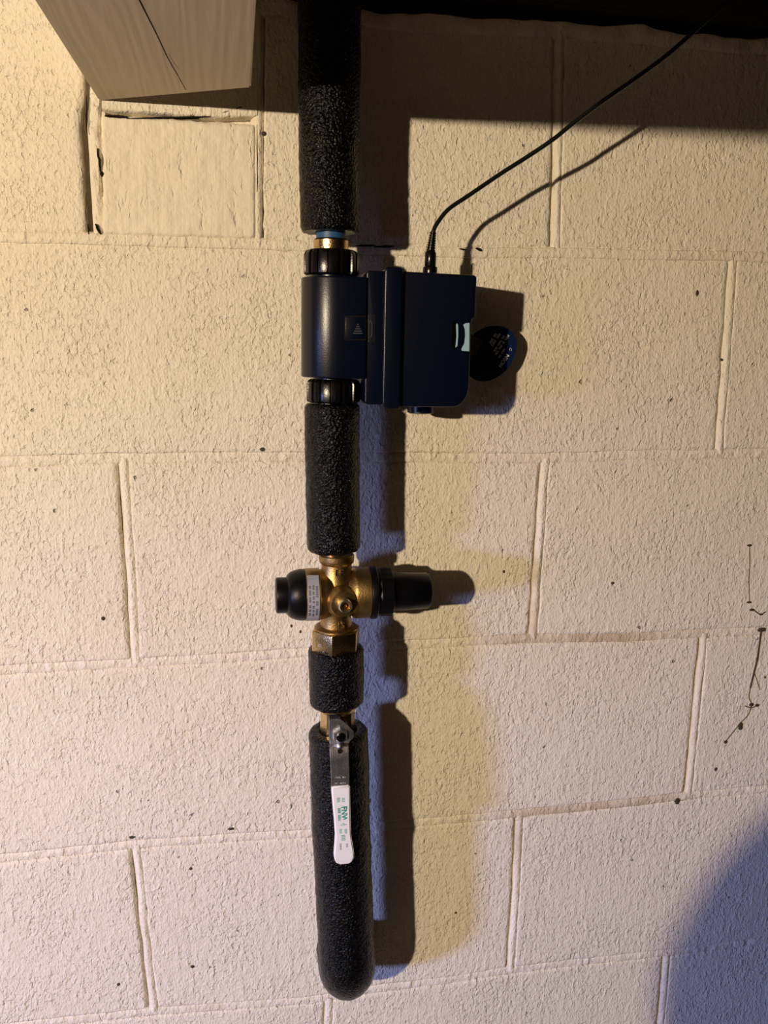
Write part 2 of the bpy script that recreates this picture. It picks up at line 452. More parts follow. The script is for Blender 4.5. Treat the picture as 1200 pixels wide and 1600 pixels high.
# mortar bed between infill and beam: a lip standing proud with a ragged crack under it
bm = bmesh.new(); R = []
x0, x1 = at(160, 170).x, at(402, 170).x
for i in range(121):
    t = i / 120; x = x0 + (x1 - x0) * t; row = []
    lo = PZ + .0022 + noise.noise(Vector((x * 70, 1, 1))) * .0014 + .004 * max(0, t - .72) / .28
    for j in range(9):
        s = j / 8; z = lo + (.9215 - lo) * s
        y = -.0022 + .003 * (1 - min(1, s * 4)) ** 2 + noise.noise(Vector((x * 60, z * 90, 6))) * .0008
        row.append(bm.verts.new((x, y, z)))
    row.append(bm.verts.new((x, .002, 1.012)))
    row.insert(0, bm.verts.new((x, .012, lo)))
    R.append(row)
for a, b in zip(R, R[1:]):
    for j in range(10): bm.faces.new((a[j], b[j], b[j + 1], a[j + 1]))
obj('mortar_bed', bm, M_mortar, wall, 'all')
# ragged mortar cap on the top of the wall
bm = bmesh.new(); R = []
for i in range(301):
    x = -.30 + 1.0 * i / 300; row = []
    zt = 1.016 + .010 + .006 * noise.noise(Vector((x * 20, 0, 4)))
    for j in range(9):
        s = j / 8; z = 1.007 + (jz(5, x) - 1.016) + (zt - 1.007) * s
        y = -.003 * math.sin(PI * s) + noise.noise(Vector((x * 55, z * 80, 11))) * .0035 + .001
        if j in (0, 8): y = .010
        row.append(bm.verts.new((x, y, z)))
    R.append(row)
for a, b in zip(R, R[1:]):
    for j in range(8): bm.faces.new((a[j], b[j], b[j + 1], a[j + 1]))
obj('mortar_cap', bm, M_mortar, wall, 'all')
# the core of the wall behind blocks and joints
bm = bmesh.new(); prism(bm, [(XL, -.92), (XR, -.92), (XR, 1.012), (XL, 1.012)], .0125, .20); obj('wall_core', bm, M_mortar, wall, False)
# holes in the bed joints: solid slivers with the shade in their colour
def hole(u0, v0, u1, v1, th):
    a, b = at(u0, v0), at(u1, v1); n = 14; bm = bmesh.new(); up = []; dn = []
    for i in range(n + 1):
        t = i / n; x = a.x + (b.x - a.x) * t; z = a.z + (b.z - a.z) * t
        e = th * math.sin(PI * max(.02, min(.98, t))) ** .4 * (1 + .6 * noise.noise(Vector((x * 300, z * 90, 5))))
        up.append((x, z + e)); dn.append((x, z - e * .8))
    prism(bm, up + dn[::-1], -.0022, .004)
    return obj('hole', bm, M_hole, wall, True)
for q in ((556, 384, 586, 384, .0010), (584, 386, 616, 385, .0011), (717, 389, 727, 391, .0008), (743, 388, 752, 392, .0014),
          (164, 182, 200, 184, .0013), (198, 186, 330, 183, .0006), (328, 182, 378, 168, .0008)):
    hole(*q)
# vertical crack in the wide mortar joint
bm = bmesh.new()
for (u0, v0, u1, v1, r) in ((152, 232, 158, 268, .0011), (158, 268, 161, 276, .0016), (150, 350, 158, 366, .0013), (137, 350, 139, 366, .0006), (135, 300, 134, 345, .0003), (135, 150, 136, 210, .0006), (401, 195, 402, 300, .0005), (402, 385, 403, 378, .0004)):
    a, b = at(u0, v0), at(u1, v1); pts = [a.lerp(b, t / 6) + Vector((random.uniform(-.0005, .0005), -.0006, 0)) for t in range(7)]
    tube(bm, pts, [r * (.4 + .6 * math.sin(PI * (i + .4) / 7)) for i in range(7)], 6)
obj('crack', bm, M_hole, wall)

# ------------------------------------------------------------------ timber, floor and ceiling
BZ = 0.921
def beam_mesh():
    bm = bmesh.new(); x0, x1, x2 = -.4195, -.2905, -.2960
    out = [(x0, 0.0), (x1, -.0715), (x1 - .001, -.25), (-.300, -2.6), (-.440, -2.6), (-.4242, -.22)]
    A = [bm.verts.new((x, y, BZ)) for x, y in out]; T = [bm.verts.new((x, y, BZ + .18)) for x, y in out]
    bm.faces.new(A); bm.faces.new(T[::-1]); n = len(out)
    for i in range(n): bm.faces.new((A[i], T[i], T[(i + 1) % n], A[(i + 1) % n]))
    bmesh.ops.bevel(bm, geom=[e for e in bm.edges if abs(e.verts[0].co.z - e.verts[1].co.z) < 1e-5 and e.verts[0].co.z < 1.0], offset=.0016, segments=2, affect='EDGES')
    return bm
bt = thing('ceiling_beam', 'cream-painted wooden beam at upper left with a long split in its underside', 'beam', (-.36, -.04, BZ))
obj('timber', beam_mesh(), M_beam, bt, True)
bm = bmesh.new()
def on_beam(u, v):
    d = RM @ Vector(((u - 600) / F_PX, -(v - 800) / F_PX, -1)); return CAM + d * ((BZ - CAM.z) / d.z)
for ln, r in (([(217, -3), (218, 0), (232, 28), (248, 60), (262, 90), (278, 118), (290, 140)], .0006), ([(264, 84), (272, 98), (280, 108)], .00012)):
    pts = spline([on_beam(*q) + Vector((0, 0, -.00005)) for q in ln], 5)
    tube(bm, pts, [r * (1 - .6 * i / len(pts)) for i in range(len(pts))], 6)
obj('split', bm, M_hole, bt, label='dark split running along the underside')
# sill plate and header on top of the wall, boards above
def boxm(x0, x1, y0, y1, z0, z1, bev=.002):
    bm = bmesh.new(); bmesh.ops.create_cube(bm, size=1)
    for v in bm.verts: v.co = Vector(((x0 + x1) / 2 + v.co.x * (x1 - x0), (y0 + y1) / 2 + v.co.y * (y1 - y0), (z0 + z1) / 2 + v.co.z * (z1 - z0)))
    if bev: bmesh.ops.bevel(bm, geom=bm.edges[:], offset=bev, segments=2, affect='EDGES')
    return bm
def struct(name, bm, m): o = obj(name, bm, m); o['kind'] = 'structure'; return o
struct('trim_1', boxm(-.285, XR, -.006, .14, 1.030, 1.075), M_sill)
struct('trim_2', boxm(XL, -.445, -.006, .14, 1.016, 1.075), M_beam)
ce = bpy.data.objects.new('ceiling', None); S.collection.objects.link(ce); ce['kind'] = 'structure'
for i in range(19):
    y1 = .14 - i * .15
    obj('ceiling_board', boxm(XL, XR, y1 - .148, y1, 1.235, 1.26, .001), M_raw, ce)
for x in (-1.75, -1.15, .12, .53, .94): 
    obj('joist', boxm(x, x + .04, -2.7, .14, 1.077, 1.234), M_raw, ce)
obj('rim_joist', boxm(XL, XR, .10, .14, 1.0755, 1.234), M_raw, ce)
struct('floor', boxm(XL, XR, -2.9, .2, -1.0, -.915, 0), M_floor)

# ------------------------------------------------------------------ copper line and foam sleeves
AX = lambda z: float(np.interp(z, [.056, .0946, .169, .2415, .348, .385, .4356, .534, .597, .661, .814, .871, 1.3], [-.1980, -.2012, -.2048, -.2088, -.2126, -.2148, -.2156, -.2189, -.2204, -.2214, -.2238, -.2256, -.2275]))
HY = -.064
ln = thing('water_pipe', 'vertical copper water pipe, its bare tinned ends showing between the black foam sleeves', 'pipe', (AX(.1), HY, .1))
for z0, z1 in ((1.22, .8070), (.6672, .5280), (.4320, .3810)):
    bm = bmesh.new(); tube(bm, [Vector((AX(z0 + (z1 - z0) * i / 8), HY, z0 + (z1 - z0) * i / 8)) for i in range(9)], .0112, 24); obj('copper_tube', bm, M_brass2, ln)
bm = bmesh.new()
tube(bm, [Vector((AX(z), HY, z)) for z in (.321, .25, .18, .12)] + [Vector((AX(.08), HY + .035 * (1 - math.cos(a)), .10 - .035 * math.sin(a))) for a in (0.1, .4, .8, 1.2, 1.57)] + [Vector((AX(.06), .03, .065))], .0112, 24); obj('copper_tube', bm, M_brass2, ln)
bm = bmesh.new(); lathe(bm, [(.0128, 0), (.0134, .001), (.0134, .010), (.0128, .011)], (AX(.425), HY, .4235)); obj('tinned_collar', bm, M_solder, ln, label='silvery collar under the brass nut')
bm = bmesh.new(); lathe(bm, [(.0126, 0), (.0126, .006)], (AX(.81), HY, .8072)); obj('blue_band', bm, M_blue, ln, label='blue band under the top sleeve')
def sleeve(label, pts, r, bore=.013, group='black foam pipe sleeves', steps=None):
    bm = bmesh.new(); n = 96; pts = [Vector(p) for p in pts]; rings = []; prev = None
    L = 0; k = 0
    for i, p in enumerate(pts):
        t = (pts[min(i + 1, len(pts) - 1)] - pts[max(i - 1, 0)]).normalized()
        x = Vector((1, 0, 0)); x = (x - t * x.dot(t)).normalized(); y = t.cross(x)
        edge = min(i, len(pts) - 1 - i); rr = r - (.0022 if edge == 0 else (.0007 if edge == 1 else 0))
        rg = []
        for j in range(n):
            a = 2 * PI * j / n; d = x * math.cos(a) + y * math.sin(a); q = p + d * rr
            f = noise.noise(q * 190) * .00045 + noise.noise(q * 420) * .0003 + noise.noise(q * 30) * .0007
            rg.append(bm.verts.new(q + d * f + (t * noise.noise(q * 120) * .0008 if edge < 2 else Vector())))
        rings.append(rg)
    ends = []
    for p, t, rg in ((pts[0], (pts[1] - pts[0]).normalized(), rings[0]), (pts[-1], (pts[-1] - pts[-2]).normalized(), rings[-1])):
        inner = [bm.verts.new(p + (v.co - p) * (bore / (v.co - p).length)) for v in rg]
        deep = [bm.verts.new(v.co + t * (.01 if rg is rings[0] else -.01)) for v in inner]
        for j in range(n):
            bm.faces.new((rg[j], rg[(j + 1) % n], inner[(j + 1) % n], inner[j])); bm.faces.new((inner[j], inner[(j + 1) % n], deep[(j + 1) % n], deep[j]))
    for a, b in zip(rings, rings[1:]):
        for j in range(n): bm.faces.new((a[j], a[(j + 1) % n], b[(j + 1) % n], b[j]))
    o = obj('foam_sleeve', bm, M_foam, None, 'all'); return tag(o, label, 'pipe insulation', group)
def vline(z0, z1, step=.0016, hy=HY):
    n = max(4, int(abs(z1 - z0) / step)); return [(AX(z0 + (z1 - z0) * i / n), hy, z0 + (z1 - z0) * i / n) for i in range(n + 1)]
sleeve('straight black foam sleeve running from the dark ceiling down to the navy valve', vline(1.20, .8125, .0022), .0258)
sleeve('black foam sleeve between the navy shutoff valve and the brass regulator', vline(.6665, .5315), .0246)
sleeve('shortest black foam sleeve, between the brass nut and the ball valve', vline(.4365, .380), .0262, .015)
lo = vline(.352, .100, .0020) + [(AX(.10 - .034 * math.sin(a)), HY + .034 * (1 - math.cos(a)), .100 - .034 * math.sin(a)) for a in [PI / 2 * i / 16 for i in range(1, 17)]] + [(AX(.066), HY + .034 + .004 * i, .066) for i in range(1, 8)]
sleeve('bottom black foam sleeve behind the white lever, bending into the wall', lo, .0288, .0185)

# ------------------------------------------------------------------ navy shutoff valve
dv = thing('shutoff_valve', 'navy blue plastic smart water shutoff valve with a box sticking out to the right', 'valve', (-.2225, HY, .73))
def gear(z0, z1, cx, name):
    bm = bmesh.new(); N = 16
    def rib(a, r, t):
        ph = (a * N / (2 * PI) + .25) % 1
        return r if ph < .62 or r < .0215 else r - .0016
    h = z1 - z0
    lathe(bm, [(.0165, 0), (.0222, 0), (.0238, .0012), (.0240, .003), (.0240, h - .004), (.0225, h - .0012), (.0205, h), (.0150, h)], (cx, HY, z0), n=192, rib=rib)
    return obj(name, bm, M_black, dv, True)
gear(.7765, .7975, -.2230, 'collar_nut'); gear(.6675, .6880, -.2202, 'collar_nut')
bm = bmesh.new(); lathe(bm, [(.0135, 0), (.0150, .0008), (.0152, .0085), (.0140, .010)], (-.2233, HY, .7970)); obj('tail_piece', bm, M_brass2, dv, label='brass ring above the upper black nut')
# body: half round on the left running tangentially into a flat front
def body_outline(r, cx, x1, n=22):
    pts = [(cx + r * math.cos(a), HY + r * math.sin(a)) for a in [math.radians(90 + 180 * i / n) for i in range(n + 1)]]
    return pts + [(x1, HY - r), (x1, HY + r)]
bm = bmesh.new(); prism(bm, body_outline(.0290, -.2200, -.1955), .6895, .7745, .0016, 3, 'xy'); obj('valve_body', bm, M_navy, dv)
bm = bmesh.new(); lathe(bm, [(.0175, 0), (.0175, .004)], (-.2222, HY, .7735)); obj('neck_ring', bm, M_navy, dv); bm = bmesh.new(); lathe(bm, [(.0175, 0), (.0175, .004)], (-.2202, HY, .6865)); obj('neck_ring', bm, M_navy, dv)
def rrect(x0, x1, z0, z1, r, n=6, rbr=None, rs=None):
    rs = rs or (r, r, r, r)      # bl, br, tr, tl
    pts = []
    for (cx, cz, a0), q in zip(((x0, z0, 180), (x1, z0, 270), (x1, z1, 0), (x0, z1, 90)), rs):
        sx = 1 if cx == x0 else -1; sz = 1 if cz == z0 else -1
        for i in range(n + 1):
            a = math.radians(a0 + 90 * i / n); pts.append((cx + sx * q + q * math.cos(a), cz + sz * q + q * math.sin(a)))
    return pts
FY = -.0905
def X(u, h, v=530): return at(u, v, -h).x
def Z(v, h, u=660): return at(u, v, -h).z
bm = bmesh.new(); prism(bm, rrect(X(571, .089), X(602, .089), Z(632, .089, 585), Z(423, .089, 585), .003), -.0905, -.036, .0012, 2); obj('mounting_plate', bm, M_navy, dv)
bm = bmesh.new(); prism(bm, rrect(X(599, .093), X(627, .093), Z(639, .093, 612), Z(417, .093, 612), .004, rs=(.006, .002, .003, .004)), -.0945, -.033, .0014, 3); obj('flange', bm, M_navy, dv)
# main box with a notched right edge
h = .0885; xa = X(622, h); xb = X(741, h); xn = X(735.5, h); zt = Z(428, h, 690); zb = Z(636, h, 690); zn = Z(496, h)
pts = [(xa, zb)] + [(xn - .014 + .014 * math.sin(a), zb + .019 - .019 * math.cos(a)) for a in [PI / 2 * i / 10 for i in range(11)]] + [(xn, zn - .002), (xn, zn)] + [(xb, zn + .0012)] + \
      [(xb - .003 + .003 * math.cos(a), zt - .003 + .003 * math.sin(a)) for a in [PI / 2 * i / 5 for i in range(6)]] + [(xa, zt + .001)]
bm = bmesh.new(); prism(bm, pts, -h - .001, -.030, .0024, 4); obj('motor_housing', bm, M_navy, dv)
bm = bmesh.new(); lathe(bm, [(.010, 0), (.0125, .001), (.0125, .012), (.0115, .013)], (X(662, .05), -.046, .6565)); obj('drain_cap', bm, M_navy, dv)
# battery window on the right edge: slot, thin pale strip, curved navy band, pale patch
fy = -h - .001
def patch(pts, y, th, m, name, par=dv, bev=0): 
    bm = bmesh.new(); prism(bm, [(at(u, v, y).x, at(u, v, y).z) for u, v in pts], y, y + th, bev, 2); return obj(name, bm, m, par)
patch([(705, 506), (707, 500), (711, 498), (733, 498), (733, 551), (712, 550), (707, 547), (704, 541)], fy - .0003, .002, M_navy, 'latch_recess')
patch([(706, 508), (708, 501), (712, 500), (714, 504), (713, 546), (709, 546), (705, 539)], fy - .0006, .002, M_black, 'slot')
patch([(712.6, 507), (714.2, 505), (715.8, 508), (716, 525), (714.6, 541), (711.6, 543), (713.2, 525)], fy - .0009, .002, M_pale, 'pale_strip')
patch([(724, 507), (728, 505), (733.6, 504.5), (733.2, 549), (721.5, 548), (721.2, 545), (725.5, 537), (727, 525), (726.6, 515)], fy - .0009, .002, M_pale, 'pale_strip')
# inspection panel with arrow on the body front, and the small raised plate beside it
by = HY - .029
patch([(538, 493.5), (572, 493.5), (572, 531.5), (538, 531.5)], by - .0002, .0012, M_hole, 'panel_gap')
pn = patch([(539.6, 495), (571, 495), (571, 530), (539.6, 530)], by - .0007, .0016, M_navy, 'access_panel', bev=.0004)
bm = bmesh.new()
for i, (v, w_) in enumerate(((506, 1.2), (509.5, 2.6), (513, 4.2), (516.5, 5.8), (520, 7.2))):
    prism(bm, [(at(559 - w_, v, by).x, at(559, v, by).z), (at(559 + w_, v, by).x, at(559, v, by).z), (at(559 + w_, v, by).x, at(559, v + 1.6, by).z), (at(559 - w_, v, by).x, at(559, v + 1.6, by).z)], by - .0010, by - .0005)
sub('arrow_mark', bm, M_greyt, pn)
pl = patch(rrect(575, 587, 491, 536, 2.5), FY - .0006, .0014, plastic('satin navy', (.005, .008, .015), .5), 'raised_plate', bev=.0003)
bm = bmesh.new(); tube(bm, [at(u, v, FY - .0009) for u, v in ((577.5, 505), (580, 500.5), (581, 503), (581.5, 513), (581, 524), (579, 527))], .00045, 6); sub('arrow_mark', bm, M_greyt, pl)

# ------------------------------------------------------------------ power cable
cb = thing('power_cable', 'thin black power cable rising from the navy box towards the upper right', 'cable', at(672, 424, -.062))
bm = bmesh.new()
c0 = at(672, 425, -.062); c1 = at(673, 392, -.062); c2 = at(677, 362, -.062)
lathe(bm, [(.0062, -.002), (.0064, 0), (.0064, .0035), (.0058, .0045), (.0045, .0046)], c0, c1 - c0, 32)
d01 = (c1 - c0).length
lathe(bm, [(.0040, .004), (.0050, .0055), (.0050, d01 - .002), (.0038, d01)], c0, c1 - c0, 32); obj('plug', bm, M_black, cb)
bm = bmesh.new(); prof = []; L = (c2 - c1).length
for i in range(8):
    t = L * i / 8; r = .0040 - .0012 * i / 8; prof += [(r, t), (r, t + L / 14), (r - .0009, t + L / 13), (r - .0009, t + L / 8.2)]
lathe(bm, prof + [(.0024, L)], c1, c2 - c1, 24); obj('strain_relief', bm, M_black, cb)
cp = [(673.5, 385, .062), (677, 362, .062), (685, 346, .062), (702, 326, .062), (733, 305, .063), (780, 273, .065), (827, 243, .070), (864, 218, .075), (895, 193, .079), (939, 160, .084), (995, 121, .088), (1041, 87, .089), (1088, 46, .087), (1130, 8, .080), (1165, -30, .060), (1195, -70, .05)]
bm = bmesh.new(); tube(bm, spline([at(u, v, -h_) for u, v, h_ in cp], 8), .0019, 14); obj('cord', bm, M_cable, cb)

# ------------------------------------------------------------------ hang tag
tg_c = at(768, 553, -.022)
tgo = thing('hang_tag', 'round navy card tag with white lettering tucked behind the right side of the box', 'tag', tg_c)
ty = -.022
outl = [(807, 530), (808, 541), (804, 556), (797, 571), (786, 583), (772, 592), (757, 596), (744, 594), (733, 586), (727, 572), (727, 555), (732, 536), (742, 521), (757, 512), (772, 509), (787, 511), (799, 518)]
sp_ = [at(u, v, ty) for u, v in outl]; sp_ = spline(sp_ + [sp_[0]], 4)[:-1]
bm = bmesh.new(); prism(bm, [(p.x, p.z) for p in sp_], ty, ty + .0008, 0); obj('card', bm, M_navy2, tgo)
meshes = [text_mesh('MOEN', .0050, wallM(at(787.5, 564, ty - .0002), 57), bold=.00014)]
obj('lettering', merge(meshes), M_whitep, tgo, False)
bm = bmesh.new()
tube(bm, [at(u, v, ty - .0002) for u, v in ((797, 548), (796, 545.5), (797.5, 543.5), (799, 545), (799.5, 548))], .00016, 5); obj('swirl_mark', bm, M_whitep, tgo)
meshes = []
dirv = Vector((math.cos(math.radians(57)), 0, math.sin(math.radians(57))))
for txt, (u, v), s_ in (('ilil lli', (770.5, 529), .0046), ('lilil ilil', (775, 531), .0046), ('liil ilili lil', (780, 537), .0040), ('ilil liil il lilil', (784.5, 539), .0040), ('lil ilili', (784, 552), .0036)):
    meshes.append(text_mesh(txt, s_ * .82, wallM(at(u, v, ty - .0002), 57), bold=.00004, sx=1.7))
obj('small_print', merge(meshes), M_whitep, tgo, False)
patch([(728, 520), (736, 522), (753.5, 532), (752, 537), (741, 555), (738, 556), (728, 551)], -.0235, .0009, M_tab, 'fold_tab', tgo)

tA, tB = at(737, 538, -.0230), at(722, 536, -.0345)
bm = bmesh.new(); pr0 = []
for i in range(9):
    t = i / 8; c = tA.lerp(tB, t) + Vector((0, .003 * math.sin(PI * t), 0)); pr0.append([bm.verts.new(c + Vector((0, dy, dz))) for dy, dz in ((0, -.008), (.0006, -.008), (.0006, .008), (0, .008))])
for u_, v_ in zip(pr0, pr0[1:]):
    for j in range(4): bm.faces.new((u_[j], v_[j], v_[(j + 1) % 4], u_[(j + 1) % 4]))
bm.faces.new(pr0[0][::-1]); bm.faces.new(pr0[-1])
obj('tie_strap', bm, M_tab, tgo)

# ------------------------------------------------------------------ brass pressure regulator
PX, PZc = -.2160, .4892
pr = thing('pressure_regulator', 'brass water pressure regulator valve with black caps left and right, between two foam sleeves', 'regulator', (PX, HY, PZc))
C0 = (PX, HY, PZc); AXX = (1, 0, 0)
bm = bmesh.new()
lathe(bm, [(0, -.0305), (.0225, -.0305), (.0243, -.0295), (.0245, -.028), (.0245, -.0165), (.0236, -.0155), (.0232, -.012), (.0220, -.006), (.0175, -.001), (.0165, .003), (.0172, .008), (.0205, .013), (.0232, .0155), (.0240, .018), (.0240, .0305), (.0225, .0312), (0, .0312)], C0, AXX, 64)
lathe(bm, [(.0100, -.034), (.0150, -.0335), (.0150, -.028), (.0140, -.022), (.0160, -.012), (.0180, -.004), (.0185, .004), (.0165, .014), (.0142, .022), (.0140, .029), (.0160, .031), (.0164, .0335), (.0164, .0375), (.0155, .0385), (.0100, .0385)], C0, (0, 0, 1), 56)
lathe(bm, [(.0155, 0), (.0150, .019), (.0138, .022), (.0125, .026), (.0118, .027), (0, .027)], (PX + .0005, HY, PZc - .002), (.12, -1, 0), 48)
obj('valve_body', bm, M_brass, pr)
ca = Vector((PX + .0037, HY - .027, PZc - .002))
bm = bmesh.new(); lathe(bm, [(.0045, 0), (.0066, .0), (.0068, .0015), (.0062, .0068), (.0056, .0075), (.0040, .0073), (.0036, .0045), (0, .0040)], ca, (.12, -1, 0), 36); gp = obj('gauge_plug', bm, mat('pale metal plug', (.86, .78, .60), .3, 1), pr)
bm = bmesh.new(); lathe(bm, [(.0034, 0), (.0034, .0058), (.0016, .0060), (.0014, .0035), (0, .0035)], ca, (.12, -1, 0), 6); sub('hex_socket', bm, mat('copper toned brass', (.75, .38, .10), .25, 1), gp)
bm = bmesh.new()
lathe(bm, [(0, -.0565), (.0150, -.0565), (.0163, -.0558), (.0167, -.0545), (.0167, -.0465), (.0190, -.0455), (.0215, -.0425), (.0232, -.038), (.0240, -.034), (.0240, -.0300), (0, -.0300)], C0, AXX, 64)
obj('end_cap', bm, M_rubber, pr, label='black rubber-like end cap on the left')
bm = bmesh.new()
def hexrib(a, r, t): return r * (1 + .05 * abs(math.cos(a * 4)) ** 6) if .0395 < t < .052 else r
lathe(bm, [(0, .0310), (.0246, .0310), (.0250, .032), (.0250, .0365), (.0236, .038), (.0222, .0385), (.0222, .0400), (.0226, .0405), (.0222, .0515), (.0205, .0525), (.0188, .0530), (.0185, .0545), (.0178, .066), (.0172, .087), (.0160, .0885), (0, .0885)], C0, AXX, 96, hexrib)
obj('spring_cap', bm, M_rubber, pr, label='long black spring cap on the right')
# paper label wrapped round the left end
def wrap(x0, x1, a0, a1, r, m, name, n=24):
    bm = bmesh.new(); R = []
    for i in range(n + 1):
        a = math.radians(a0 + (a1 - a0) * i / n)
        R.append([bm.verts.new((x, HY - rr * math.cos(a), PZc + rr * math.sin(a))) for x, rr in ((x0, r - .0003), (x0, r), (x1, r), (x1, r - .0003))])
    for a, b in zip(R, R[1:]):
        for j in range(4): bm.faces.new((a[j], b[j], b[(j + 1) % 4], a[(j + 1) % 4]))
    bm.faces.new(R[0][::-1]); bm.faces.new(R[-1]); return bm
lx0, lx1 = PX - .0288, PX - .0180
lb = obj('paper_label', wrap(lx0, lx1, -62, 62, .02462, M_label, ''), M_label, pr)
def wrapped(me, xm, r):
    """bend a flat print (x along the arc, y across) round the horizontal cylinder"""
    for v in me.vertices:
        s, t, d = v.co.x, v.co.y, v.co.z; a = -s / r
        v.co = (xm + t, HY - (r + d) * math.cos(a), PZc + (r + d) * math.sin(a))
    return me
prints = []
for k, (txt, off, s_) in enumerate((('lilililil  ilil  lililil', .0030, .0031), ('ilili lil ili li  lil lil ilil', -.0002, .0026), ('lil ilili lilil  ili lil lili', -.0034, .0026))):
    prints.append(wrapped(text_mesh(txt, s_, Matrix.Translation((0, off, 0)), bold=.00004, sx=1.75), (lx0 + lx1) / 2, .02470))
sub('print', merge(prints), M_ink, lb, False)
# raised cast marks
ft = HY - .0146
mk = [text_mesh('LF', .0088, wallM((AX(.515) + .0030, HY - .0150, .5130), 0), extrude=.0006), text_mesh('15', .0078, wallM((PX + .0030, HY - .0150, .4625), 0), extrude=.0007)]
for q in mk: obj('cast_lettering', q, M_brass, pr, False)
# union nut
nz_ = thing('union_nut', 'hexagonal brass union nut directly below the brass regulator', 'nut', (AX(.445), HY, .4325))
bm = bmesh.new(); bmn = []
hexo = [(.0242 * math.cos(math.radians(60 * i + 14)), .0242 * math.sin(math.radians(60 * i + 14))) for i in range(6)]
prism(bm, [(AX(.445) + a, HY + b) for a, b in hexo], .4345, .4555, .0014, 3, 'xy'); obj('hexagon', bm, M_brass2, nz_)
bm = bmesh.new(); lathe(bm, [(.0150, 0), (.0205, 0), (.0205, .0015), (.0185, .003), (.0160, .0032)], (AX(.445), HY, .4553)); obj('shoulder', bm, M_brass, nz_)
bm = bmesh.new(); lathe(bm, [(.0135, 0), (.0190, .0012), (.0200, .0025), (.0150, .0025)], (AX(.445), HY, .4322)); obj('shoulder', bm, M_brass2, nz_)
ms = text_mesh('lil', .0050, Matrix.Translation((AX(.445) - .0170, HY - .0172, .4450)) @ Matrix.Rotation(math.radians(-45), 4, 'Z') @ Matrix.Rotation(PI / 2, 4, 'X') @ Matrix.Rotation(-PI / 2, 4, 'Z'), extrude=.0004)
obj('stamp', ms, M_label, nz_, False)

# ------------------------------------------------------------------ ball valve with lever
bx = AX(.365)
bv = thing('ball_valve', 'brass ball valve with steel lever and white lettered grip over the bottom sleeve', 'valve', (bx, HY, .36))
bm = bmesh.new()
lathe(bm, [(.0130, .037), (.0172, .0370), (.0180, .036), (.0180, .0315), (.0166, .0295), (.0160, .0290)], (bx, HY, .3435), n=48)
lathe(bm, [(.0160, -.022), (.0166, -.020), (.0170, .000), (.0165, .0295), (.0130, .0295)], (bx, HY, .3435), n=8)
lathe(bm, [(.0090, 0), (.0090, .0185), (.0080, .0195), (0, .0195)], (bx - .0012, HY, .3630), (0, -1, 0), 28)
obj('valve_body', bm, M_brass2, bv)
LY = -.0870
path = [(1114, .0865), (1122, .0872), (1160, .0885), (1172, .0985), (1185, .1010), (1205, .1020), (1232, .1030)]
def strip(stations, th, m, name, bev):
    """flat bar: stations (uL, uR, v, h) from top to bottom"""
    bm = bmesh.new(); R = []
    for uL, uR, v, h_ in stations:
        a, b = at(uL, v, -h_), at(uR, v, -h_); zc = (a.z + b.z) / 2
        R.append([bm.verts.new((a.x, -h_, zc)), bm.verts.new((b.x, -h_, zc)), bm.verts.new((b.x, -h_ + th, zc)), bm.verts.new((a.x, -h_ + th, zc))])
    for a, b in zip(R, R[1:]):
        for j in range(4): bm.faces.new((a[j], b[j], b[(j + 1) % 4], a[(j + 1) % 4]))
    bm.faces.new(R[0]); bm.faces.new(R[-1][::-1])
    if bev:
        bmesh.ops.recalc_face_normals(bm, faces=bm.faces)
        es = [e for e in bm.edges if e.calc_face_angle(0) > math.radians(50)]
        bmesh.ops.bevel(bm, geom=es, offset=bev, segments=3, affect='EDGES')
    return obj(name, bm, m, bv)
st = [(514, 527, 1118, .0860), (514, 531, 1124, .0895), (514, 544, 1136, .0905), (514, 553, 1146, .0910), (514.5, 553, 1153, .0912), (515, 546, 1161, .0925), (515, 544.5, 1167, .0985), (515.5, 545, 1176, .1010), (516.5, 545.5, 1196, .1018), (517.5, 546, 1215, .1026), (518, 546, 1236, .1032)]
lv = strip(st, .0024, M_steel, 'lever', .0004)
nc = at(531, 1148, -.0912)
bm = bmesh.new(); lathe(bm, [(.0074, 0), (.0074, .0038), (.0066, .0046), (.0048, .0047)], nc + Vector((0, .001, 0)), (0, -1, 0), 6); sub('lever_nut', bm, M_steel, lv)
bm = bmesh.new(); lathe(bm, [(.0042, 0), (.0042, .0066), (.0034, .0072), (0, .0072)], nc + Vector((0.0003, .001, -.0002)), (0, -1, 0), 24); sub('stem_end', bm, M_black, lv)
bm = bmesh.new(); hc = at(531, 1174, -.1008); lathe(bm, [(.0022, 0), (.0022, .0012), (0, .0012)], hc + Vector((0, .0006, 0)), (0, -1, 0), 20); sub('hole', bm, M_hole, lv)
bm = bmesh.new(); hc = at(531, 1166.5, -.0985); lathe(bm, [(.0030, -.001), (.0028, .0008), (.0016, .0018), (0, .0020)], hc, (0, -1, .2), 20); sub('dimple', bm, M_steel, lv)
stamp = [text_mesh('llili lil', .0032, wallM(at(532, 1216, -.1028), -2), extrude=.0002, sx=1.6), text_mesh('lil ilili', .0032, wallM(at(532, 1225, -.1032), -2), extrude=.0002, sx=1.6)]
sub('stamp', merge(stamp), mat('stamped steel', (.75, .76, .8), .35, 1), lv, False)
gs = [(518, 547, 1229, .1050), (518.5, 547, 1240, .1054), (520.5, 547.5, 1262, .1060), (522.5, 548, 1285, .1064), (524, 548.5, 1305, .1066), (523.5, 550, 1315, .1067), (522.5, 552.5, 1328, .1068), (522, 553.5, 1337, .1068), (523, 553, 1343, .1068), (526, 550, 1348.5, .1066), (532, 545, 1351, .1062)]
gr = strip(gs, .0062, M_white, 'grip', .0012); gr['label'] = 'white grip with green lettering'
def gp_(u, v): 
    h_ = float(np.interp(v, [q[2] for q in gs], [q[3] for q in gs])); return at(u, v, -h_ - .0001)
R90 = -87
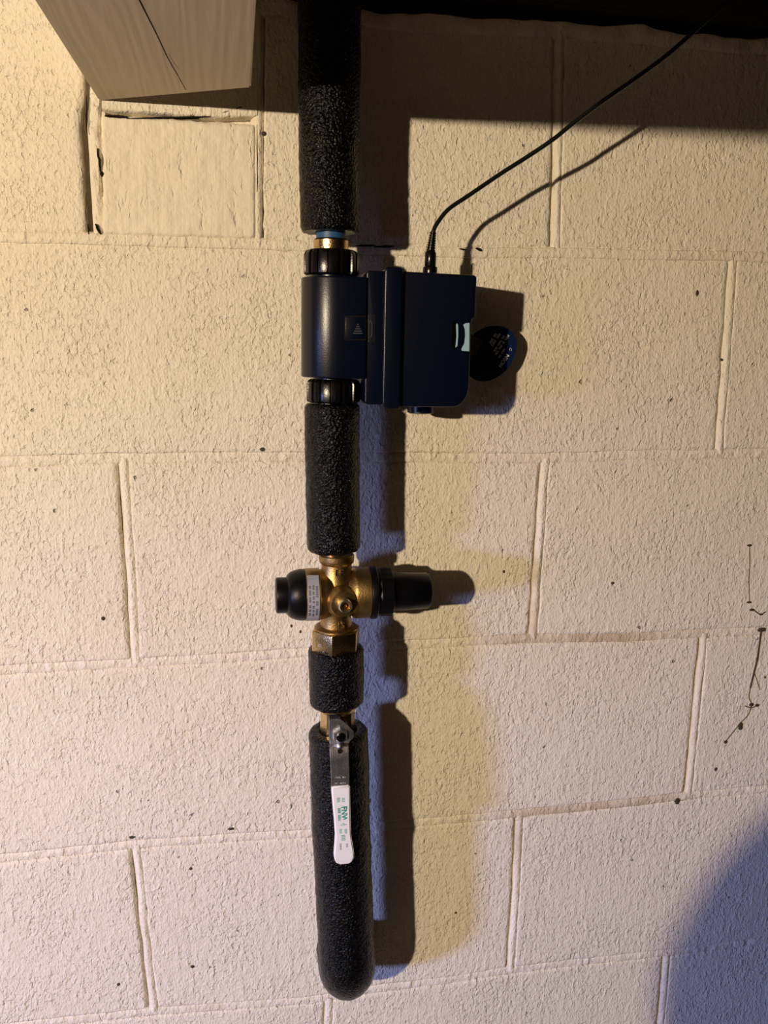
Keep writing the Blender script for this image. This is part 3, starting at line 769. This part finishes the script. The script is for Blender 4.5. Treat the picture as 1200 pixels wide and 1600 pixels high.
pr_ = [text_mesh('FNW', .0074, wallM(gp_(537.6, 1272), R90), bold=.00020, sx=.95)]
sub('lettering', merge(pr_), M_green, gr, False)
pr_ = [text_mesh('llil lilii', .0038, wallM(gp_(530, 1273), R90), bold=.00010, sx=1.6)]
sub('lettering', merge(pr_), M_green, gr, False)
pr_ = [text_mesh('lili', .0042, wallM(gp_(528.5, 1250), R90), bold=.00012, sx=1.35), text_mesh('ilil', .0040, wallM(gp_(536, 1250), R90), bold=.00008, sx=1.35), text_mesh('lilil', .0034, wallM(gp_(532, 1299), R90), bold=.00006, sx=1.35),
       text_mesh('ilili', .0034, wallM(gp_(540, 1299), R90), bold=.00008, sx=1.35), text_mesh('ilil', .0052, wallM(gp_(536, 1309), R90), bold=.00014, sx=1.35)]
for q in pr_: sub('lettering', q, M_teal, gr, False)
bm = bmesh.new(); c_ = gp_(535.5, 1289.5)
tube(bm, [c_ + Vector((.0036 * a, -.0001, .0020 * b)) for a, b in ((1, 0), (0, 1), (-1, 0), (0, -1), (1, 0))], .00022, 5); tube(bm, [c_ + Vector((.0016 * a, -.0001, .0009 * b)) for a, b in ((1, 0), (0, 1), (-1, 0), (0, -1), (1, 0))], .00022, 5)
sub('diamond_mark', bm, M_teal, gr)
pr_ = [text_mesh('lilil', .0024, wallM(gp_(542, 1321), R90), bold=.00003, sx=1.6), text_mesh('ilililil', .0024, wallM(gp_(532, 1323), R90), bold=.00003, sx=1.6)]
for q in pr_: sub('lettering', q, M_greyp, gr, False)

# ------------------------------------------------------------------ dried roots and specks on the wall
def tendril(name, label, lines, lumps):
    bm = bmesh.new()
    for ln_, r in lines:
        tube(bm, spline([at(u, v, -.0009) for u, v in ln_], 4), r, 6)
    for u, v, a, b in lumps:
        n0 = len(bm.verts); c = at(u, v, -.0006)
        vs = bmesh.ops.create_icosphere(bm, subdivisions=2, radius=1)['verts']
        for q in vs:
            q.co = Vector((c.x + q.co.x * a, c.y + q.co.y * .0009, c.z + q.co.z * b)) + Vector((noise.noise(q.co * 2.1 + Vector((u, v, 0))) * a * .5, 0, noise.noise(q.co * 1.7 + Vector((v, u, 0))) * b * .4))
    return tag(obj(name, bm, M_dirt), label, 'debris')
tendril('dried_tendril', 'thin dark root thread with black ends, upper of the two near the right edge', [([(1171, 853), (1171.5, 880), (1170, 905), (1171, 940)], .0003), ([(1174, 951), (1180, 955), (1188, 960), (1196, 956)], .0006)],
        [(1171, 852, .0033, .0014), (1170.5, 941, .0030, .0014), (1175, 953, .0032, .0016), (1189, 960, .0026, .0012)])
tendril('dried_tendril', 'branching dark dried root, lower of the two near the right edge', [([(1189, 985), (1186, 1010), (1183, 1030), (1178, 1050), (1172, 1075)], .0009), ([(1178, 1050), (1185, 1070), (1187, 1078)], .0003), ([(1172, 1075), (1170, 1090), (1174, 1101), (1168, 1118), (1156, 1130), (1150, 1138), (1134, 1158)], .0004), ([(1164, 1103), (1174, 1106), (1184, 1102)], .0005)],
        [(1190, 984, .0055, .0026), (1174, 1101, .0030, .0022), (1183, 1102, .0028, .0018), (1157, 1135, .0028, .0050), (1134, 1159, .0022, .0022), (1183, 1030, .0014, .0030)])
specks = [(1118, 1202, .0022, .0034, 'faint dark smudge under the lower dried root near the right edge'), (1195, 1058, .0014, .0024, 'tiny dark speck at the right edge beside the lower dried root'),
          (1089, 458, .0020, .0042, 'dark speck like a small insect on the block right of the hang tag'), (957, 911, .0024, .0020, 'small dark speck in the middle of the block right of the regulator'),
          (455, 978, .0012, .0022, 'upper of two black drips on the wall just under the regulator label'), (470 - 1, 987, .0012, .0024, 'lower of two black drips on the wall just under the regulator label'),
          (787, 893, .0016, .0018, 'small dark speck on the wall right of the regulator cap shadow'), (162, 272, .0034, .0026, 'dark chip at the left edge of the smooth infill under the beam'),
          (347, 290, .0018, .0014, 'tiny dark pit low on the right half of the smooth infill'), (259, 331, .0026, .0020, 'dark stained pit near the foot of the smooth infill'),
          (412, 209, .0028, .0026, 'dark pit beside the joint right of the smooth infill'), (1058, 1252, .0040, .0045, 'dark broken spot in the bed joint below the lower right block'),
          (298, 1357, .0018, .0022, 'small dark pit on the lower left block near its top'), (301, 1510, .0026, .0022, 'dark pit low on the lower left block'), (185, 1538, .0020, .0024, 'dark pit at the foot of the leftmost bottom block'),
          (361, 1295, .0040, .0020, 'dark hollow on the bed joint left of the white lever grip'), (206, 1308, .0042, .0022, 'dark gap where the lower left upright joint meets the bed joint'),
          (161, 966, .0022, .0030, 'dark pit on the block left of the regulator beside the upright joint'), (712, 1426, .0018, .0018, 'tiny dark pit on the wall right of the bottom sleeve shadow'),
          (1127, 562, .0018, .0018, 'tiny dark pit just right of the upright joint at upper right'), (410, 702, .0034, .0022, 'dark pit above the bed joint left of the middle sleeve')]
for u, v, a, b, lab in specks:
    bm = bmesh.new(); vs = bmesh.ops.create_icosphere(bm, subdivisions=2, radius=1)['verts']; c = at(u, v, 0)
    for q in vs:
        k = noise.noise(q.co * 1.9 + Vector((u, v, 0))) * .55
        q.co = Vector((c.x + q.co.x * a * .8 * (1 + k), c.y - .0002 + q.co.y * .0009, c.z + q.co.z * b * .8 * (1 + k)))
    tag(obj('wall_speck', bm, M_dirt), lab, 'speck')

# ------------------------------------------------------------------ the photographer, whose raised arm shades the lower right of the wall
def skinned(name, chains, m, sub_=1, root=0):
    """chains: lists of (key, point, radius); equal keys are the same joint"""
    ids = {}; vs = []; rad = []; es = []
    for ch in chains:
        for i, (key, p, r_) in enumerate(ch):
            if key not in ids: ids[key] = len(vs); vs.append(p); rad.append(r_)
            if i: es.append((ids[ch[i - 1][0]], ids[key]))
    me = bpy.data.meshes.new(name); me.from_pydata(vs, es, []); o = bpy.data.objects.new(name, me); S.collection.objects.link(o)
    o.modifiers.new('s', 'SKIN'); o.modifiers.new('d', 'SUBSURF').levels = sub_
    for i, q in enumerate(me.skin_vertices[0].data): q.radius = (rad[i], rad[i]) if not isinstance(rad[i], tuple) else rad[i]; q.use_root = (i == root)
    out = bpy.data.meshes.new_from_object(o.evaluated_get(bpy.context.evaluated_depsgraph_get())); bpy.data.objects.remove(o)
    return obj(name, out, m, None, 'all')
M_cloth = mat('dark blue sweater', (.010, .012, .022), .9, spec=.1); M_skin = mat('skin', (.45, .27, .19), .55); M_hair = mat('brown hair', (.03, .018, .010), .7)
M_jean = mat('dark jeans', (.012, .014, .022), .9, spec=.1)
per = thing('person', 'person in a dark sweater behind the camera with raised arms, casting the lower right shadow', 'person', (-.30, -1.22, -.915))
hx, hy = -.30, -1.20
fl = -.915
body = [[('p', (hx, hy, .00), .135), ('w', (hx, hy, .14), .125), ('c', (hx, hy, .34), .145), ('n0', (hx, hy, .49), .085), ('n', (hx, hy + .01, .56), .055)],
        [('n0', (hx, hy, .49), .085), ('sl', (hx - .16, hy + .03, .475), .070), ('ul', (hx - .24, hy + .18, .45), .058), ('el', (-.592, -.845, .412), .062), ('fl', (-.510, -.815, .508), .050), ('wl', (-.405, -.835, .615), .032)],
        [('n0', (hx, hy, .49), .085), ('sr', (hx + .17, hy + .03, .475), .070), ('er', (hx + .25, hy + .20, .30), .050), ('fr', (-.12, -.92, .44), .042), ('wr', (-.195, -.86, .58), .032)],
        [('p', (hx, hy, .00), .135), ('hl', (hx - .09, hy, -.08), .100), ('kl', (hx - .11, hy + .02, -.43), .065), ('al', (hx - .12, hy - .02, fl + .10), .045)],
        [('p', (hx, hy, .00), .135), ('hr', (hx + .09, hy, -.08), .100), ('kr', (hx + .11, hy + .02, -.43), .065), ('ar', (hx + .12, hy - .02, fl + .10), .045)]]
bo = skinned('clothed_body', body, M_cloth, 2); bo.parent = per; bo.location = -ORG['person']
for sx in (-1, 1):
    sh = skinned('shoe', [[('a', (hx + sx * .12, hy - .05, fl + .055), .045), ('b', (hx + sx * .125, hy + .06, fl + .045), .042), ('c', (hx + sx * .13, hy + .17, fl + .035), .030)]], M_hair, 2); sh.parent = per; sh.location = -ORG['person']
hd = bmesh.new(); vs_ = bmesh.ops.create_uvsphere(hd, u_segments=32, v_segments=24, radius=1)['verts']
for q in vs_:
    x, y, z = q.co; j = 1 - .28 * max(0, -z) ** 1.5
    y2 = y * .098 * (1 - .10 * max(0, -z)); 
    if y > 0:
        y2 += .018 * math.exp(-((x / .16) ** 2 + ((z + .12) / .20) ** 2)) + .006 * math.exp(-((x / .3) ** 2 + ((z + .52) / .10) ** 2)) + .008 * math.exp(-((x / .25) ** 2 + ((z + .85) / .2) ** 2))
        y2 -= .008 * (math.exp(-(((abs(x) - .38) / .16) ** 2 + ((z - .06) / .11) ** 2)))
    q.co = Vector((hx + x * .076 * j, hy + .03 + y2, .705 + z * .118))
obj('head', hd, M_skin, per, 'all')
hb = bmesh.new(); vs_ = bmesh.ops.create_uvsphere(hb, u_segments=32, v_segments=24, radius=1)['verts']
for q in vs_:
    x, y, z = q.co; k = .86 if (y > .25 and z < .45) else 1.06
    q.co = Vector((hx + x * .078 * k, hy + .022 + y * .100 * k, .712 + max(z, -.55) * .122 * k))
obj('hair', hb, M_hair, per, 'all')
for sx in (-1, 1):
    e = bmesh.new(); bmesh.ops.create_uvsphere(e, u_segments=12, v_segments=8, radius=1)
    for q in e.verts: q.co = Vector((hx + sx * .078 + q.co.x * .008, hy + .03 + q.co.y * .018, .700 + q.co.z * .030))
    obj('ear', e, M_skin, per, 'all')
    e = bmesh.new(); bmesh.ops.create_uvsphere(e, u_segments=12, v_segments=8, radius=.011)
    for q in e.verts: q.co += Vector((hx + sx * .030, hy + .113, .712))
    obj('eye', e, M_white, per, 'all')
PHX, PHY, PHZ = CAM.x, CAM.y - .012, CAM.z - .040
for sx, w0 in ((-1, (-.405, -.835, .615)), (1, (-.195, -.86, .58))):
    px_ = PHX + sx * .040
    palm = Vector((px_ + sx * .022, PHY - .012, PHZ - .012)); ch = [[('w', w0, .024), ('m', tuple(palm), (.028, .022))]]
    for k, ln_ in enumerate((.068, .074, .070, .056)):
        zf = palm.z + .030 - k * .019
        ch.append([('m', tuple(palm), (.028, .022)), ('k%d' % k, (palm.x + sx * .004, palm.y + .018, zf), .0095), ('j%d' % k, (px_ + sx * .004, PHY + .016, zf + .002), .0085), ('t%d' % k, (px_ - sx * (.005 + ln_ * .1), PHY + .014, zf + .003), .0075)])
    ch.append([('m', tuple(palm), (.028, .022)), ('ta', (palm.x - sx * .006, palm.y - .016, palm.z + .020), .011), ('tb', (px_ - sx * .012, PHY - .018, palm.z + .040), .009)])
    h_ = skinned('hand', ch, M_skin, 1); h_.parent = per; h_.location = -ORG['person']
ph = thing('phone', 'dark phone held up by the person behind the camera', 'phone', (PHX, PHY, PHZ - .075))
obj('phone_case', boxm(PHX - .0375, PHX + .0375, PHY - .004, PHY + .004, PHZ - .08, PHZ + .07, .003), M_black, ph)
